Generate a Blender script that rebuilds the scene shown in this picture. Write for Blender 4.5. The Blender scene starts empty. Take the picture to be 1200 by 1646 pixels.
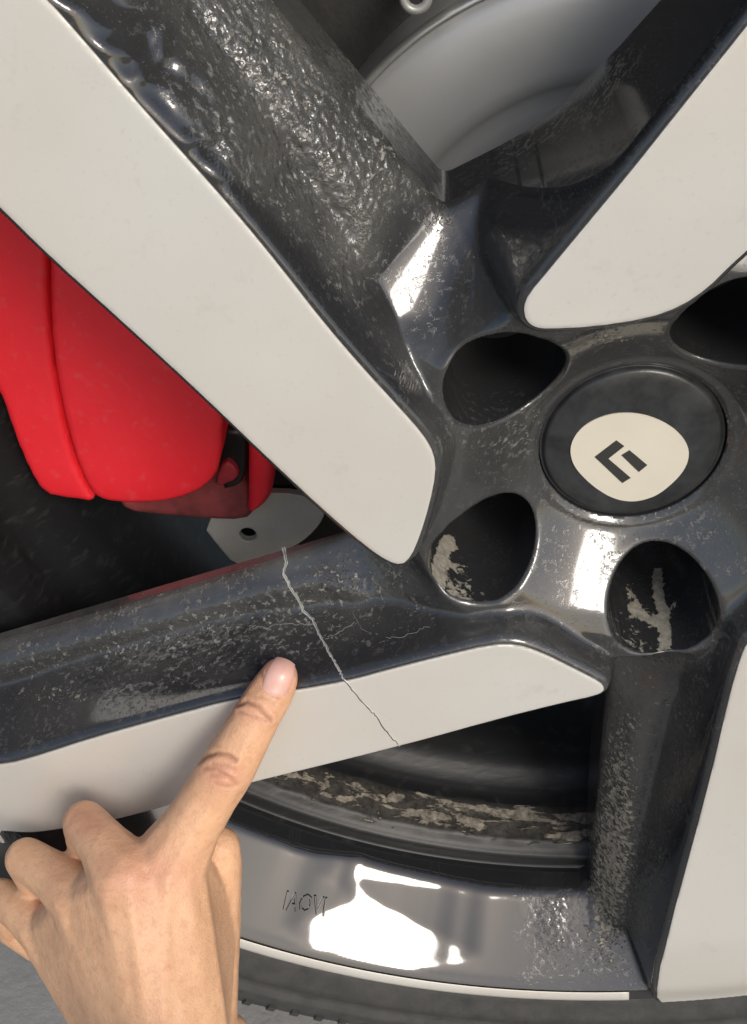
import bpy, bmesh, math, random
import numpy as np
from mathutils import Vector, Matrix, noise
from mathutils.bvhtree import BVHTree
random.seed(7); RNG = np.random.default_rng(7)
sc = bpy.context.scene
COL = sc.collection
# ------------------------------------------------------------------ camera, sky, sun
# wheel coordinates: X right, Y up, Z along the axle toward the viewer; world = (X, -Z, Y + HUB)
HUB = 0.345
FPX = 1758.246
PITCH, YAW, ROLL = -0.67603, 0.03128, 0.01274
CAMW = np.array([-0.06293, 0.17267, 0.23423])
def rot3(a, b, c):
    ca, sa, cb, sb, cc, s_ = math.cos(a), math.sin(a), math.cos(b), math.sin(b), math.cos(c), math.sin(c)
    Rx = np.array([[1, 0, 0], [0, ca, -sa], [0, sa, ca]])
    Ry = np.array([[cb, 0, sb], [0, 1, 0], [-sb, 0, cb]])
    Rz = np.array([[cc, -s_, 0], [s_, cc, 0], [0, 0, 1]])
    return Ry @ Rx @ Rz
MR = rot3(PITCH, YAW, ROLL)
TW = np.array([[1, 0, 0], [0, 0, -1], [0, 1, 0]], float)
def tow(P):
    P = np.atleast_2d(np.asarray(P, float))
    return P @ TW.T + np.array([0, 0, HUB])
cam = bpy.data.cameras.new('camera'); camo = bpy.data.objects.new('camera', cam); COL.objects.link(camo)
Rw = TW @ MR; cp = tow(CAMW)[0]
camo.matrix_world = Matrix([[*Rw[0], cp[0]], [*Rw[1], cp[1]], [*Rw[2], cp[2]], [0, 0, 0, 1]])
cam.sensor_fit = 'HORIZONTAL'; cam.sensor_width = 36.0; cam.lens = 36.0 * FPX / 1200.0
cam.clip_start = 0.01; cam.clip_end = 500
sc.camera = camo
SUNW = np.array([0.38, 0.585, 0.715])
SD = Vector(TW @ (SUNW / np.linalg.norm(SUNW)))            # toward the sun, world
w = bpy.data.worlds.new("World"); sc.world = w; w.use_nodes = True
nt = w.node_tree; nt.nodes.clear()
sky = nt.nodes.new('ShaderNodeTexSky'); sky.sky_type = 'NISHITA'; sky.sun_disc = False
sky.sun_elevation = math.asin(SD.z); sky.sun_rotation = math.atan2(SD.x, SD.y)
sky.dust_density = 2.5; sky.air_density = 1.0; sky.ozone_density = .9
bg = nt.nodes.new('ShaderNodeBackground'); bg.inputs[1].default_value = 0.15
out = nt.nodes.new('ShaderNodeOutputWorld')
nt.links.new(sky.outputs[0], bg.inputs[0]); nt.links.new(bg.outputs[0], out.inputs[0])
sl = bpy.data.lights.new('sun', 'SUN'); sl.energy = 1.5; sl.angle = math.radians(20); sl.color = (1, .965, .90)
so = bpy.data.objects.new('sun', sl); COL.objects.link(so)
so.rotation_euler = SD.to_track_quat('Z', 'Y').to_euler(); so.location = SD * 5
sc.view_settings.view_transform = 'Standard'; sc.view_settings.look = 'None'
sc.view_settings.exposure = 0.14; sc.view_settings.gamma = 1
# ------------------------------------------------------------------ helpers
def P2(q):                                                 # wheel metres -> photo pixels
    v = (np.atleast_2d(q) - CAMW) @ MR
    return np.stack([600 + FPX * v[:, 0] / -v[:, 2], 823 - FPX * v[:, 1] / -v[:, 2]], 1)
def ray(x, y):
    return MR @ np.array([(x - 600) / FPX, (823 - y) / FPX, -1.0])
def U(x, y, z):                                            # pixel -> point on plane Z=z (metres), z may be f(r mm)->mm
    d = ray(x, y)
    if callable(z):
        zz = 0.0
        for _ in range(25):
            q = CAMW + (zz - CAMW[2]) / d[2] * d
            zz = 0.5 * zz + 0.5 * float(z(np.hypot(q[0], q[1]) * 1000)) / 1000
        return q
    return CAMW + (z - CAMW[2]) / d[2] * d
def Ucyl(x, y, R):
    d = ray(x, y); a = d[0]**2 + d[1]**2; b = CAMW[0]*d[0] + CAMW[1]*d[1]
    t = (-b + math.sqrt(b*b - a*(CAMW[0]**2 + CAMW[1]**2 - R*R))) / a
    return CAMW + t*d
def smax(a, b, k): h = np.clip(.5 + .5*(a-b)/k, 0, 1); return b + (a-b)*h + k*h*(1-h)
def smin(a, b, k): return -smax(-a, -b, k)
def link(name, me, parent=None, mat=None, smooth=True):
    o = bpy.data.objects.new(name, me); COL.objects.link(o)
    if parent: o.parent = parent
    if mat: me.materials.append(mat)
    if smooth: me.polygons.foreach_set('use_smooth', [True]*len(me.polygons))
    return o
def mesh(name, V, F, parent=None, mat=None, smooth=True, world=False):
    me = bpy.data.meshes.new(name)
    V = np.asarray(V, float)
    me.from_pydata((V if world else tow(V)).tolist(), [], F); me.update()
    return link(name, me, parent, mat, smooth)
def tag(o, label, cat, group=None, kind=None):
    if label: o['label'] = label
    if cat: o['category'] = cat
    if group: o['group'] = group
    if kind: o['kind'] = kind
    return o
def empty(name, wloc=(0, 0, 0)):
    o = bpy.data.objects.new(name, None); COL.objects.link(o); o.empty_display_size = .02
    return o
def chaikin(P, n=1, closed=True):
    P = np.asarray(P, float)
    for _ in range(n):
        if closed:
            Q = np.roll(P, -1, 0); P = np.stack([.75*P+.25*Q, .25*P+.75*Q], 1).reshape(-1, P.shape[1])
        else:
            a, b = P[:-1], P[1:]; m = np.stack([.75*a+.25*b, .25*a+.75*b], 1).reshape(-1, P.shape[1])
            P = np.vstack([P[:1], m, P[-1:]])
    return P
def sdpoly(x, y, poly):                                    # signed distance, negative inside
    sh = x.shape; x = x.ravel(); y = y.ravel()
    d2 = np.full(x.shape, 1e18); ins = np.zeros(x.shape, bool)
    n = len(poly)
    for i in range(n):
        ax, ay = poly[i]; bx, by = poly[(i+1) % n]
        ex, ey = bx-ax, by-ay; L = ex*ex+ey*ey + 1e-12
        px, py = x-ax, y-ay
        t = np.clip((px*ex+py*ey)/L, 0, 1)
        q = (px-ex*t)**2 + (py-ey*t)**2
        np.minimum(d2, q, out=d2)
        if ay != by:
            c = ((ay > y) != (by > y)) & (x < ex*(y-ay)/(by-ay)+ax)
            ins ^= c
    d = np.sqrt(d2); d[ins] *= -1
    return d.reshape(sh)
def clipgrid(X, Y, S):
    """marching squares: keeps S<0. returns verts (n,2), faces, boundary edges (ordered so inside is left)."""
    ny, nx = X.shape
    ins = S < 0
    vid = -np.ones(X.shape, int); idx = np.flatnonzero(ins.ravel()); vid.ravel()[idx] = np.arange(len(idx))
    V = [np.stack([X.ravel()[idx], Y.ravel()[idx]], 1)]
    c = ins[:-1, :-1].astype(int) + ins[:-1, 1:] + ins[1:, 1:] + ins[1:, :-1]
    fi, fj = np.nonzero(c == 4)
    F = np.stack([vid[fi, fj], vid[fi, fj+1], vid[fi+1, fj+1], vid[fi+1, fj]], 1).tolist()
    ecache = {}; extra = []; nb = len(idx); edges = []
    def cut(a, b):
        key = (a, b) if a < b else (b, a)
        if key in ecache: return ecache[key]
        sa, sb = S[a], S[b]; t = min(max(sa/(sa-sb), .02), .98)
        extra.append((X[a]+(X[b]-X[a])*t, Y[a]+(Y[b]-Y[a])*t))
        ecache[key] = nb+len(extra)-1
        return ecache[key]
    bi, bj = np.nonzero((c > 0) & (c < 4))
    for i, j in zip(bi.tolist(), bj.tolist()):
        cs = [(i, j), (i, j+1), (i+1, j+1), (i+1, j)]
        poly = []; 
        for m in range(4):
            a, b = cs[m], cs[(m+1) % 4]
            if ins[a]: poly.append((int(vid[a]), 0))
            if ins[a] != ins[b]: poly.append((cut(a, b), 1 if ins[a] else 2))
        if len(poly) >= 3: F.append([p[0] for p in poly])
        n = len(poly)
        for m in range(n):
            p, q = poly[m], poly[(m+1) % n]
            if p[1] == 1 and q[1] == 2: edges.append((p[0], q[0]))
    if extra: V.append(np.array(extra))
    return np.vstack(V), F, edges
# ------------------------------------------------------------------ materials
def mat(name):
    m = bpy.data.materials.new(name); m.use_nodes = True
    n = m.node_tree; b = n.nodes['Principled BSDF']
    return m, n, b
def N(n, t, **kw):
    x = n.nodes.new(t)
    for k, v in kw.items():
        if k == 'op': x.operation = v
        elif k == 'dt': x.data_type = v
        else: x.inputs[k].default_value = v
    return x
def noisetex(n, scale, detail=6, rough=.6, dist=0., coord='Object', stretch=None):
    tc = n.nodes.new('ShaderNodeTexCoord'); src = tc.outputs[coord]
    if stretch:
        mp = n.nodes.new('ShaderNodeMapping'); mp.inputs['Scale'].default_value = stretch
        n.links.new(src, mp.inputs[0]); src = mp.outputs[0]
    t = n.nodes.new('ShaderNodeTexNoise'); t.inputs['Scale'].default_value = scale
    t.inputs['Detail'].default_value = detail; t.inputs['Roughness'].default_value = rough
    t.inputs['Distortion'].default_value = dist*.4
    n.links.new(src, t.inputs['Vector']); return t
def ramp(n, src, pts):
    r = n.nodes.new('ShaderNodeValToRGB'); n.links.new(src, r.inputs[0])
    e = r.color_ramp.elements
    while len(e) < len(pts): e.new(.5)
    for i, (p, c) in enumerate(pts):
        e[i].position = p; e[i].color = (c, c, c, 1) if np.isscalar(c) else (*c, 1)
    return r
def mixc(n, f, a, b):
    m = n.nodes.new('ShaderNodeMix'); m.data_type = 'RGBA'
    for s, v in ((0, f), (6, a), (7, b)):
        if hasattr(v, 'links') or isinstance(v, bpy.types.NodeSocket): n.links.new(v, m.inputs[s])
        else: m.inputs[s].default_value = v if s == 0 else (*v, 1)
    return m.outputs[2]
def math_(n, op, a, b=None, c=None, clamp=False):
    m = n.nodes.new('ShaderNodeMath'); m.operation = op; m.use_clamp = clamp
    for i, v in enumerate((a, b, c)):
        if v is None: continue
        if isinstance(v, bpy.types.NodeSocket): n.links.new(v, m.inputs[i])
        else: m.inputs[i].default_value = v
    return m.outputs[0]
def bump(n, b, h, strength, dist):
    k = n.nodes.new('ShaderNodeBump'); k.inputs['Distance'].default_value = dist
    if isinstance(strength, bpy.types.NodeSocket): n.links.new(strength, k.inputs['Strength'])
    else: k.inputs['Strength'].default_value = strength
    n.links.new(h, k.inputs['Height']); n.links.new(k.outputs[0], b.inputs['Normal']); return k
def simple(name, col, rough=.5, metal=0., bumpd=0., bs=400, var=.15, coat=0.):
    m, n, b = mat(name)
    t = noisetex(n, bs*.2, 8, .65); r = ramp(n, t.outputs[0], [(.3, tuple(c*(1-var) for c in col)), (.7, tuple(min(1, c*(1+var)) for c in col))])
    n.links.new(r.outputs[0], b.inputs['Base Color'])
    b.inputs['Roughness'].default_value = rough; b.inputs['Metallic'].default_value = metal
    b.inputs['Coat Weight'].default_value = coat
    if bumpd: bump(n, b, noisetex(n, bs, 6).outputs[0], .5, bumpd)
    return m
def attr(n, name):
    a = n.nodes.new('ShaderNodeAttribute'); a.attribute_name = name; return a.outputs['Fac']

def black_paint():
    m, n, b = mat('gloss_black_paint')
    dirt_highlight, crk, mud, flm = attr(n, 'dirt_highlight'), attr(n, 'crinkle'), attr(n, 'mud'), attr(n, 'film')
    n1 = noisetex(n, 520, 6, .62, .5); n2 = noisetex(n, 1300, 4, .6); n4 = noisetex(n, 85, 4, .6); n3 = noisetex(n, 60, 7, .6, .4)
    # film of grey dirt: thin flecks, plus the painted crease highlight
    f1 = math_(n, 'MULTIPLY', ramp(n, n1.outputs[0], [(.54, 0), (.63, 1)]).outputs[0], ramp(n, n4.outputs[0], [(.42, .05), (.60, 1)]).outputs[0])
    f2 = ramp(n, n2.outputs[0], [(.62, 0), (.68, 1)]).outputs[0]
    fl = math_(n, 'MAXIMUM', f1, math_(n, 'MULTIPLY', f2, .7))
    fl = math_(n, 'MULTIPLY', fl, dirt_highlight, clamp=True)
    film = math_(n, 'MULTIPLY', ramp(n, n3.outputs[0], [(.35, 0), (.75, 1)]).outputs[0], math_(n, 'MULTIPLY_ADD', dirt_highlight, .16, .0), clamp=True)
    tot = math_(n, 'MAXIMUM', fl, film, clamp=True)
    # ragged mud patches
    nm = noisetex(n, 480, 7, .68, 1.2)
    md = math_(n, 'ADD', math_(n, 'MULTIPLY', mud, 1.0), math_(n, 'MULTIPLY', math_(n, 'SUBTRACT', nm.outputs[0], .5), 2.4))
    md = ramp(n, md, [(.5, 0), (.58, 1)]).outputs[0]
    md = math_(n, 'MULTIPLY', md, math_(n, 'GREATER_THAN', mud, .02))
    n5 = noisetex(n, 38, 8, .7, .6, stretch=(1, 1, .6))
    fm = math_(n, 'MULTIPLY', flm, ramp(n, n5.outputs[0], [(.32, .25), (.68, 1)]).outputs[0], clamp=True)
    c0 = mixc(n, fm, (.020, .0205, .0225), (.110, .109, .100))
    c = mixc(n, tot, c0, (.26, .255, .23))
    c = mixc(n, md, c, ramp(n, n1.outputs[0], [(.35, (.16, .15, .12)), (.65, (.34, .31, .25))]).outputs[0])
    n.links.new(c, b.inputs['Base Color'])
    ro = math_(n, 'MULTIPLY_ADD', tot, .5, .06); ro = math_(n, 'MULTIPLY_ADD', fm, .22, ro); ro = math_(n, 'MAXIMUM', ro, math_(n, 'MULTIPLY', md, .85), clamp=True)
    n.links.new(ro, b.inputs['Roughness'])
    b.inputs['IOR'].default_value = 1.68
    vo = noisetex(n, 330, 3, .5, 0)
    v2 = n.nodes.new('ShaderNodeTexVoronoi'); v2.feature = 'SMOOTH_F1'; v2.inputs['Scale'].default_value = 520
    tc = n.nodes.new('ShaderNodeTexCoord'); n.links.new(tc.outputs['Object'], v2.inputs['Vector'])
    vs = math_(n, 'ADD', math_(n, 'MULTIPLY', vo.outputs[0], .9), math_(n, 'MULTIPLY', v2.outputs['Distance'], .55))
    hh = math_(n, 'MULTIPLY', vs, crk)
    fine = math_(n, 'MULTIPLY', math_(n, 'ADD', tot, md), .18)
    h = math_(n, 'ADD', math_(n, 'MULTIPLY', hh, 1.0), fine)
    h = math_(n, 'ADD', h, math_(n, 'MULTIPLY', n3.outputs[0], .006))
    bump(n, b, h, 1.0, .0022)
    return m
M_BLACK = black_paint()
def silver():
    m, n, b = mat('machined_silver')
    t = noisetex(n, 14, 3, .5); r = ramp(n, t.outputs[0], [(.35, (.645, .605, .54)), (.65, (.675, .665, .615))])
    s = noisetex(n, 700, 4, .5); c = mixc(n, math_(n, 'MULTIPLY', ramp(n, s.outputs[0], [(.62, 0), (.75, 1)]).outputs[0], .25), r.outputs[0], (.45, .43, .39))
    sm = noisetex(n, 16, 3, .5, 0); c = mixc(n, ramp(n, sm.outputs[0], [(.45, 0), (.75, .35)]).outputs[0], c, (.66, .64, .59))
    gr = noisetex(n, 70, 7, .7); c = mixc(n, ramp(n, gr.outputs[0], [(.60, 0), (.80, .4)]).outputs[0], c, (.40, .375, .33))
    n.links.new(c, b.inputs['Base Color'])
    n.links.new(ramp(n, sm.outputs[0], [(.3, .34), (.7, .5)]).outputs[0], b.inputs['Roughness'])
    b.inputs['Metallic'].default_value = .3
    b.inputs['Coat Weight'].default_value = .15; b.inputs['Coat Roughness'].default_value = .25
    bump(n, b, noisetex(n, 500, 4).outputs[0], .15, .0001)
    return m
M_SILVER = silver()
# ------------------------------------------------------------------ wheel surface (millimetres)
ZK = np.array([0, 60, 100, 150, 200, 235, 256.]); ZV = np.array([16, 16, 18, 19.3, 20.5, 18, 11.])
_rt = np.arange(0, 300, .5); _zt = np.interp(_rt, ZK, ZV)
_kr = np.exp(-(np.arange(-30, 31)*.5/5.5)**2); _kr /= _kr.sum()
_zt = np.convolve(np.pad(_zt, 30, mode='edge'), _kr, 'valid')
def zf(r): return np.interp(r, _rt, _zt)
UR = [60, 90, 120, 150, 180, 220, 256.]; UA = [158.5, 149.5, 142.8, 140.2, 138., 136.8, 135.9]
LR = [66, 85, 110, 140, 170, 210, 256.]; LA = [196.2, 176.4, 164.8, 156.9, 151.6, 147., 145.]
def pol(r, a): a = math.radians(a); return (r*math.cos(a), r*math.sin(a))
def fx(pts): return [tuple(U(x, y, zf)[:2]*1000) for x, y in pts]
def canon_up(r0, r1, n=9): return [pol(r, np.interp(r, UR, UA)) for r in np.linspace(r0, r1, n)]
def canon_lo(r0, r1, n=9): return [pol(r, np.interp(r, LR, LA)) for r in np.linspace(r0, r1, n)]
def rotk(P, k):
    a = math.radians(72*k); c, s = math.cos(a), math.sin(a); P = np.asarray(P, float)
    return np.stack([P[:, 0]*c-P[:, 1]*s, P[:, 0]*s+P[:, 1]*c], 1)
TIPC = [(-57.0, 18.5), (-54.6, 12.5), (-54.4, 6), (-55.6, -2), (-58, -11), (-60.2, -16.5), (-62.8, -18.4), (-66, -16.6)]
outl = {}
def oarc(a0, a1, n=7): return [pol(256.5, a) for a in np.linspace(a0, a1, n)]
Apx_up = [(75, 0), (130, 62), (215, 160), (300, 255), (380, 345), (450, 430), (520, 520), (580, 590), (640, 655), (680, 700), (697, 730), (700, 760), (690, 810), (675, 860), (660, 895), (645, 908), (625, 903), (590, 880), (520, 820), (440, 745), (320, 630), (200, 520), (80, 412), (0, 333)]
outl[0] = np.array(canon_up(256.5, 200, 4) + fx(Apx_up) + canon_lo(195, 250, 4) + oarc(145, 136))
Bpx = [(1200, 403), (1173, 427), (1136, 464), (1093, 493), (1040, 512), (955, 525), (880, 529), (858, 526), (845, 515), (841, 496), (848, 475), (880, 437), (933, 373), (1013, 277), (1093, 176), (1200, 43)]
outl[-1] = np.array(rotk(canon_up(256.5, 82, 12), -1).tolist() + fx(Bpx) + rotk(canon_lo(128, 250, 7) + oarc(145, 136), -1).tolist())
Cpx = [(0, 1232), (100, 1202), (200, 1172), (390, 1121), (480, 1110), (560, 1095), (630, 1076), (700, 1058), (790, 1037), (830, 1037), (870, 1050), (930, 1080), (965, 1098), (972, 1108), (960, 1117), (900, 1130), (800, 1155), (640, 1199), (520, 1229), (400, 1258), (300, 1285), (208, 1311), (110, 1330)]
outl[1] = np.array(rotk(canon_up(256.5, 240, 3), 1).tolist() + fx(Cpx) + rotk(canon_lo(240, 250, 2) + oarc(147.5, 136), 1).tolist())
Dpx = [(1200, 1035), (1192, 1051), (1172, 1118), (1145, 1235), (1114, 1353), (1078, 1483), (1055, 1573)]
outl[2] = np.array(fx(Dpx[::-1]) + rotk(TIPC[1:] + canon_lo(85, 250, 11) + oarc(145, 136.3), 2).tolist())
outl[-2] = rotk(canon_up(256.5, 66, 13) + TIPC + canon_lo(85, 250, 11) + oarc(145, 136), -2)
for k in outl: outl[k] = chaikin(outl[k], 1)
FT = np.radians(np.linspace(215, 300, 900)); FR = np.linspace(225, 250.5, 52)
_T, _R = np.meshgrid(FT, FR, indexing='ij'); _Z = np.interp(_R, [225, 250.5], [-23.3, 6.6])
_px = P2(np.stack([_R*np.cos(_T), _R*np.sin(_T), _Z], -1).reshape(-1, 3)/1000)
GL = [(470, 1338), (560, 1358), (650, 1375), (760, 1392), (850, 1408), (850, 1425), (740, 1419), (650, 1409), (590, 1404), (568, 1412), (575, 1428), (592, 1446), (650, 1480), (700, 1502), (740, 1522), (768, 1532), (720, 1546), (640, 1565), (590, 1557), (520, 1537), (455, 1499), (480, 1478), (520, 1466), (562, 1448), (547, 1420), (525, 1402), (515, 1392), (560, 1390), (572, 1384), (540, 1370), (470, 1350)]  # flange relief added to give the sun's white reflection this outline
_s = sdpoly(_px[:, 0], _px[:, 1], chaikin(GL, 1)).reshape(_T.shape) + np.array([6*noise.noise(Vector((a*.045, b*.045, 0))) for a, b in _px]).reshape(_T.shape)
_m = np.clip(_s/10+.3, 0, 1); _m = _m*_m*(3-2*_m)
_m *= np.clip((_T-np.radians(225))/.12, 0, 1)*np.clip((np.radians(285)-_T)/.12, 0, 1)
_ds = -.30*_m; _ds -= .45*_ds.mean(1, keepdims=True)
FDZ = np.zeros(_T.shape); _dr = FR[1]-FR[0]
_kb = np.ones(17)/17; _ds = np.stack([np.convolve(np.pad(_ds[:, j], 8, mode='edge'), _kb, 'valid') for j in range(_ds.shape[1])], 1)
FDZ[:, :-1] = -np.cumsum(_ds[:, ::-1], 1)[:, ::-1][:, :-1]*_dr
def flrel(x, y, r):
    a = (np.arctan2(y, x)) % (2*np.pi)
    i = (a-FT[0])/(FT[1]-FT[0]); j = (r-225)/_dr
    ok = (i > 0) & (i < len(FT)-2) & (r > 222) & (r < 250.5)
    i = np.clip(i, 0, len(FT)-2.001); j = np.clip(j, 0, len(FR)-1.001); i0 = i.astype(int); j0 = j.astype(int); a_, b_ = i-i0, j-j0
    v = FDZ[i0, j0]*(1-a_)*(1-b_)+FDZ[i0+1, j0]*a_*(1-b_)+FDZ[i0, j0+1]*(1-a_)*b_+FDZ[i0+1, j0+1]*a_*b_
    return np.where(ok, v, 0)
CR = [60, 90, 120, 150, 180, 220, 256]; CA = [178, 162, 153.5, 148.5, 144.8, 142, 140.5]
NX, NY = .755, .656
def heights(x, y, want=False):
    r = np.hypot(x, y); a = np.degrees(np.arctan2(y, x))
    kk = np.ceil((a - np.interp(r, CR, CA)) / 72.0)
    th = np.radians(-72*kk); c, s = np.cos(th), np.sin(th)
    xa, ya = x*c - y*s, x*s + y*c
    u = NX*(xa+54) + NY*(ya-63)
    qa = -NY*(xa+54) + NX*(ya-63)
    fs = np.interp(qa, [-8, 2, 14, 32, 60], [.60, .64, .90, 1.20, 1.30])
    flank = -20 - fs*np.maximum(u, -30) - 2.0*np.maximum(-30-u, 0)
    P = -20 + .13*(xa+54) - .78*(ya-63)
    e = smin(r-66.5, (ya-39.5)+.10*(xa+60), 4.0)
    cone = 0.0 - 1.8*e
    kf = 2.0 + .5*np.clip(np.hypot(xa+54, ya-63), 0, 27)*np.clip((70-ya)/8, 0, 1)
    Bv = smax(flank, P, kf); Bv = smax(Bv, cone, 3.0)
    hub = np.interp(r, [0, 24, 27, 34, 41, 48, 54, 63, 76, 100], [-14.5, -14.5, -13.7, -8.1, -2.2, 3.4, 6.4, 6.6, 0, -8])
    base = smin(hub, Bv, 3.0)
    h = base
    dS = np.full(x.shape, 99.)
    for k, po in outl.items():
        m = (np.hypot(x-po[:, 0].mean(), y-po[:, 1].mean()) < 160)
        d = np.full(x.shape, 99.); d[m] = sdpoly(x[m], y[m], po)
        dS = np.minimum(dS, d)
    dd = np.maximum(dS-.9, 0)
    wf = np.where(kk == 0, 1, 0)*np.clip((qa-34)/14, 0, 1)*np.clip((108-qa)/10, 0, 1)*np.clip((-u-9.5+(qa-70)*.10)/3, 0, 1)
    pl = zf(r) - .45 - np.where(dd < 1.0, .7*dd*dd, .7+(4.2-2.6*wf)*(dd-1.0))
    h = smax(h, pl, 1.6)
    rq, ru = qa+3.0*np.sin(u*.33), u+1.6*np.sin(qa*.21+1)+.8*np.sin(qa*.55)
    rip = np.sin(ru*1.25+.35*rq)*.55+.40*np.sin(ru*.8-.55*rq+1.7*np.sin(rq*.3))+.22*np.sin(ru*2.6+rq*.9)
    h = h + wf*np.clip(dS/2-.4, 0, 1)*rip*1.8
    fl = np.interp(r, [0, 216, 222, 225, 249.2, 251.0, 252.8, 259], [-60, -60, -40, -23.3, 5.1, 7.0, 8.5, 8.8])
    fl = fl + flrel(x, y, r)
    h = smax(h, fl, np.where(r > 249, .3, 2.0))
    # windows (negative inside the opening)
    wn = np.full(x.shape, 99.)
    for k in range(5):
        q = rotk(np.stack([x.ravel(), y.ravel()], 1), -k); X, Y = q[:, 0].reshape(x.shape), q[:, 1].reshape(x.shape)
        ang = np.degrees(np.arctan2(Y, X)) % 360
        near = (ang > 40) & (ang < 175)
        uu = NX*(X+54) + NY*(Y-63)
        inn = (X+53.5)*-math.sin(math.radians(29)) + (Y-64.5)*math.cos(math.radians(29))
        w_ = smax(-uu-(5.0 if k == 1 else 0), -inn, 3.0); w_ = smax(w_, 2.2-dS, np.where((ang > 85) & (r < 120), 8., 1.5)); w_ = smax(w_, r-225.0, 5.0)
        prev = (NX*(rotk(np.stack([x.ravel(), y.ravel()], 1), -(k-1))[:, 0]+54)).reshape(x.shape)
        # keep to this sector: clockwise limit is the next spoke
        lim = np.interp(r, CR, CA) - 72
        w_ = np.where(near & (ang > lim) & (ang < lim+72), w_, 99.)
        wn = np.minimum(wn, w_)
    hl = np.full(x.shape, 99.)
    for k in range(5):
        a_ = math.radians(142.5+72*k)
        hl = np.minimum(hl, np.hypot(x-48.0*math.cos(a_), y-48.0*math.sin(a_))-15.4)
    def rnd(w_, R): t = np.clip((R-w_)/R, 0, 1); return R*(1-np.sqrt(1-t*t*.98))
    h = h - rnd(np.maximum(wn, 0), 2.2) - rnd(np.maximum(hl, 0), 1.6)*.9
    h = h + .9*np.exp(-((r-27.0)/1.0)**2)
    if want: return h, wn, hl, dS, r, u, kk
    return h
STEP = .65
g = np.arange(-260, 260+STEP, STEP)
GX, GY = np.meshgrid(g, g)
H_, WN, HL, DS, RR, UU, KK = heights(GX, GY, True)
_hb = H_.copy()
for _ in range(2):
    _p = np.pad(_hb, 1, mode='edge'); _hb = (4*_p[1:-1, 1:-1]+2*(_p[:-2, 1:-1]+_p[2:, 1:-1]+_p[1:-1, :-2]+_p[1:-1, 2:])+_p[:-2, :-2]+_p[2:, 2:]+_p[:-2, 2:]+_p[2:, :-2])/16
_bw = np.clip((np.minimum(WN, HL)-.5)/2, 0, 1)*(RR < 250)*(RR > 28)
H_ = H_*(1-_bw)+_hb*_bw
def gi(Z, x, y):                                           # bilinear on grid
    fx_, fy_ = (x+260)/STEP, (y+260)/STEP
    i, j = np.clip(np.floor(fy_).astype(int), 0, len(g)-2), np.clip(np.floor(fx_).astype(int), 0, len(g)-2)
    a, b = fx_-j, fy_-i
    return Z[i, j]*(1-a)*(1-b)+Z[i, j+1]*a*(1-b)+Z[i+1, j]*(1-a)*b+Z[i+1, j+1]*a*b
def onsurf(px, py, lift=0., Z=None):                       # pixel -> first hit on the wheel surface (metres)
    Z = H_ if Z is None else Z
    d = ray(px, py); d = d/np.linalg.norm(d)
    t0 = (0.035-CAMW[2])/d[2]; t = t0
    for _ in range(400):
        q = (CAMW + t*d)*1000
        if q[2] <= gi(Z, q[0], q[1])+lift: break
        t += .00025
    return q/1000
S = np.maximum(np.maximum(-WN, -HL), np.maximum(RR-258.2, 25.4-RR))
V2, F, E_ = clipgrid(GX, GY, S)
z = gi(H_, V2[:, 0], V2[:, 1])
# exact heights on the cut contours
nb = int((S < 0).sum())
z[nb:] = heights(V2[nb:, 0], V2[nb:, 1])
V = np.column_stack([V2, z])
nv = len(V)
# walls of the openings: duplicate contour vertices, drop to the back
wv = {}; ext = []
def dup(i, zz):
    key = (i, zz)
    if key not in wv:
        ext.append((V[i, 0], V[i, 1], V[i, 2]-.15 if zz is None else zz)); wv[key] = nv+len(ext)-1
    return wv[key]
for a, b in E_:
    r_ = math.hypot(V[a, 0], V[a, 1])
    if r_ > 257: lows = (-8.,)
    elif r_ < 26: lows = (-19.,)
    else:
        hd = min(math.hypot(V[a, 0]-48*math.cos(math.radians(142.5+72*k)), V[a, 1]-48*math.sin(math.radians(142.5+72*k))) for k in range(5))
        aa_ = math.degrees(math.atan2(V[a, 1], V[a, 0])) % 360
        zr_ = float(V[a, 2]); lows = 'hole' if hd < 17 else ((-30., -42.) if r_ < 221 else (-30.,))
        if hd >= 17 and r_ < 221:
            ds_ = gi(DS, np.array(V[a, 0]), np.array(V[a, 1]))
            if not (195 < aa_ < 214) and ds_ < 14: lw_ = float(np.interp(r_, [84, 92, 100, 114], [-42, -40, -34, -27])); lows = (lw_*.72, lw_)
            elif 195 < aa_ < 214 and r_ > 86: lows = (-19.,)
    p, q = dup(a, None), dup(b, None)
    F.append([b, a, p, q])
    if lows == 'hole':
        for t_ in range(1, 17):
            p2, q2 = dup(a, float(V[a, 2])+(-46-float(V[a, 2]))*t_/16), dup(b, float(V[b, 2])+(-46-float(V[b, 2]))*t_/16)
            F.append([q, p, p2, q2]); p, q = p2, q2
        continue
    for lw in lows:
        p2, q2 = dup(a, lw), dup(b, lw)
        F.append([q, p, p2, q2]); p, q = p2, q2
V = np.vstack([V, np.array(ext)])
WHEEL = empty('car_wheel')
tag(WHEEL, 'black and silver five-spoke alloy wheel with a cracked spoke and muddy lug holes', 'wheel')
body = mesh('rim_body', V/1000, F, WHEEL, M_BLACK)
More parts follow.
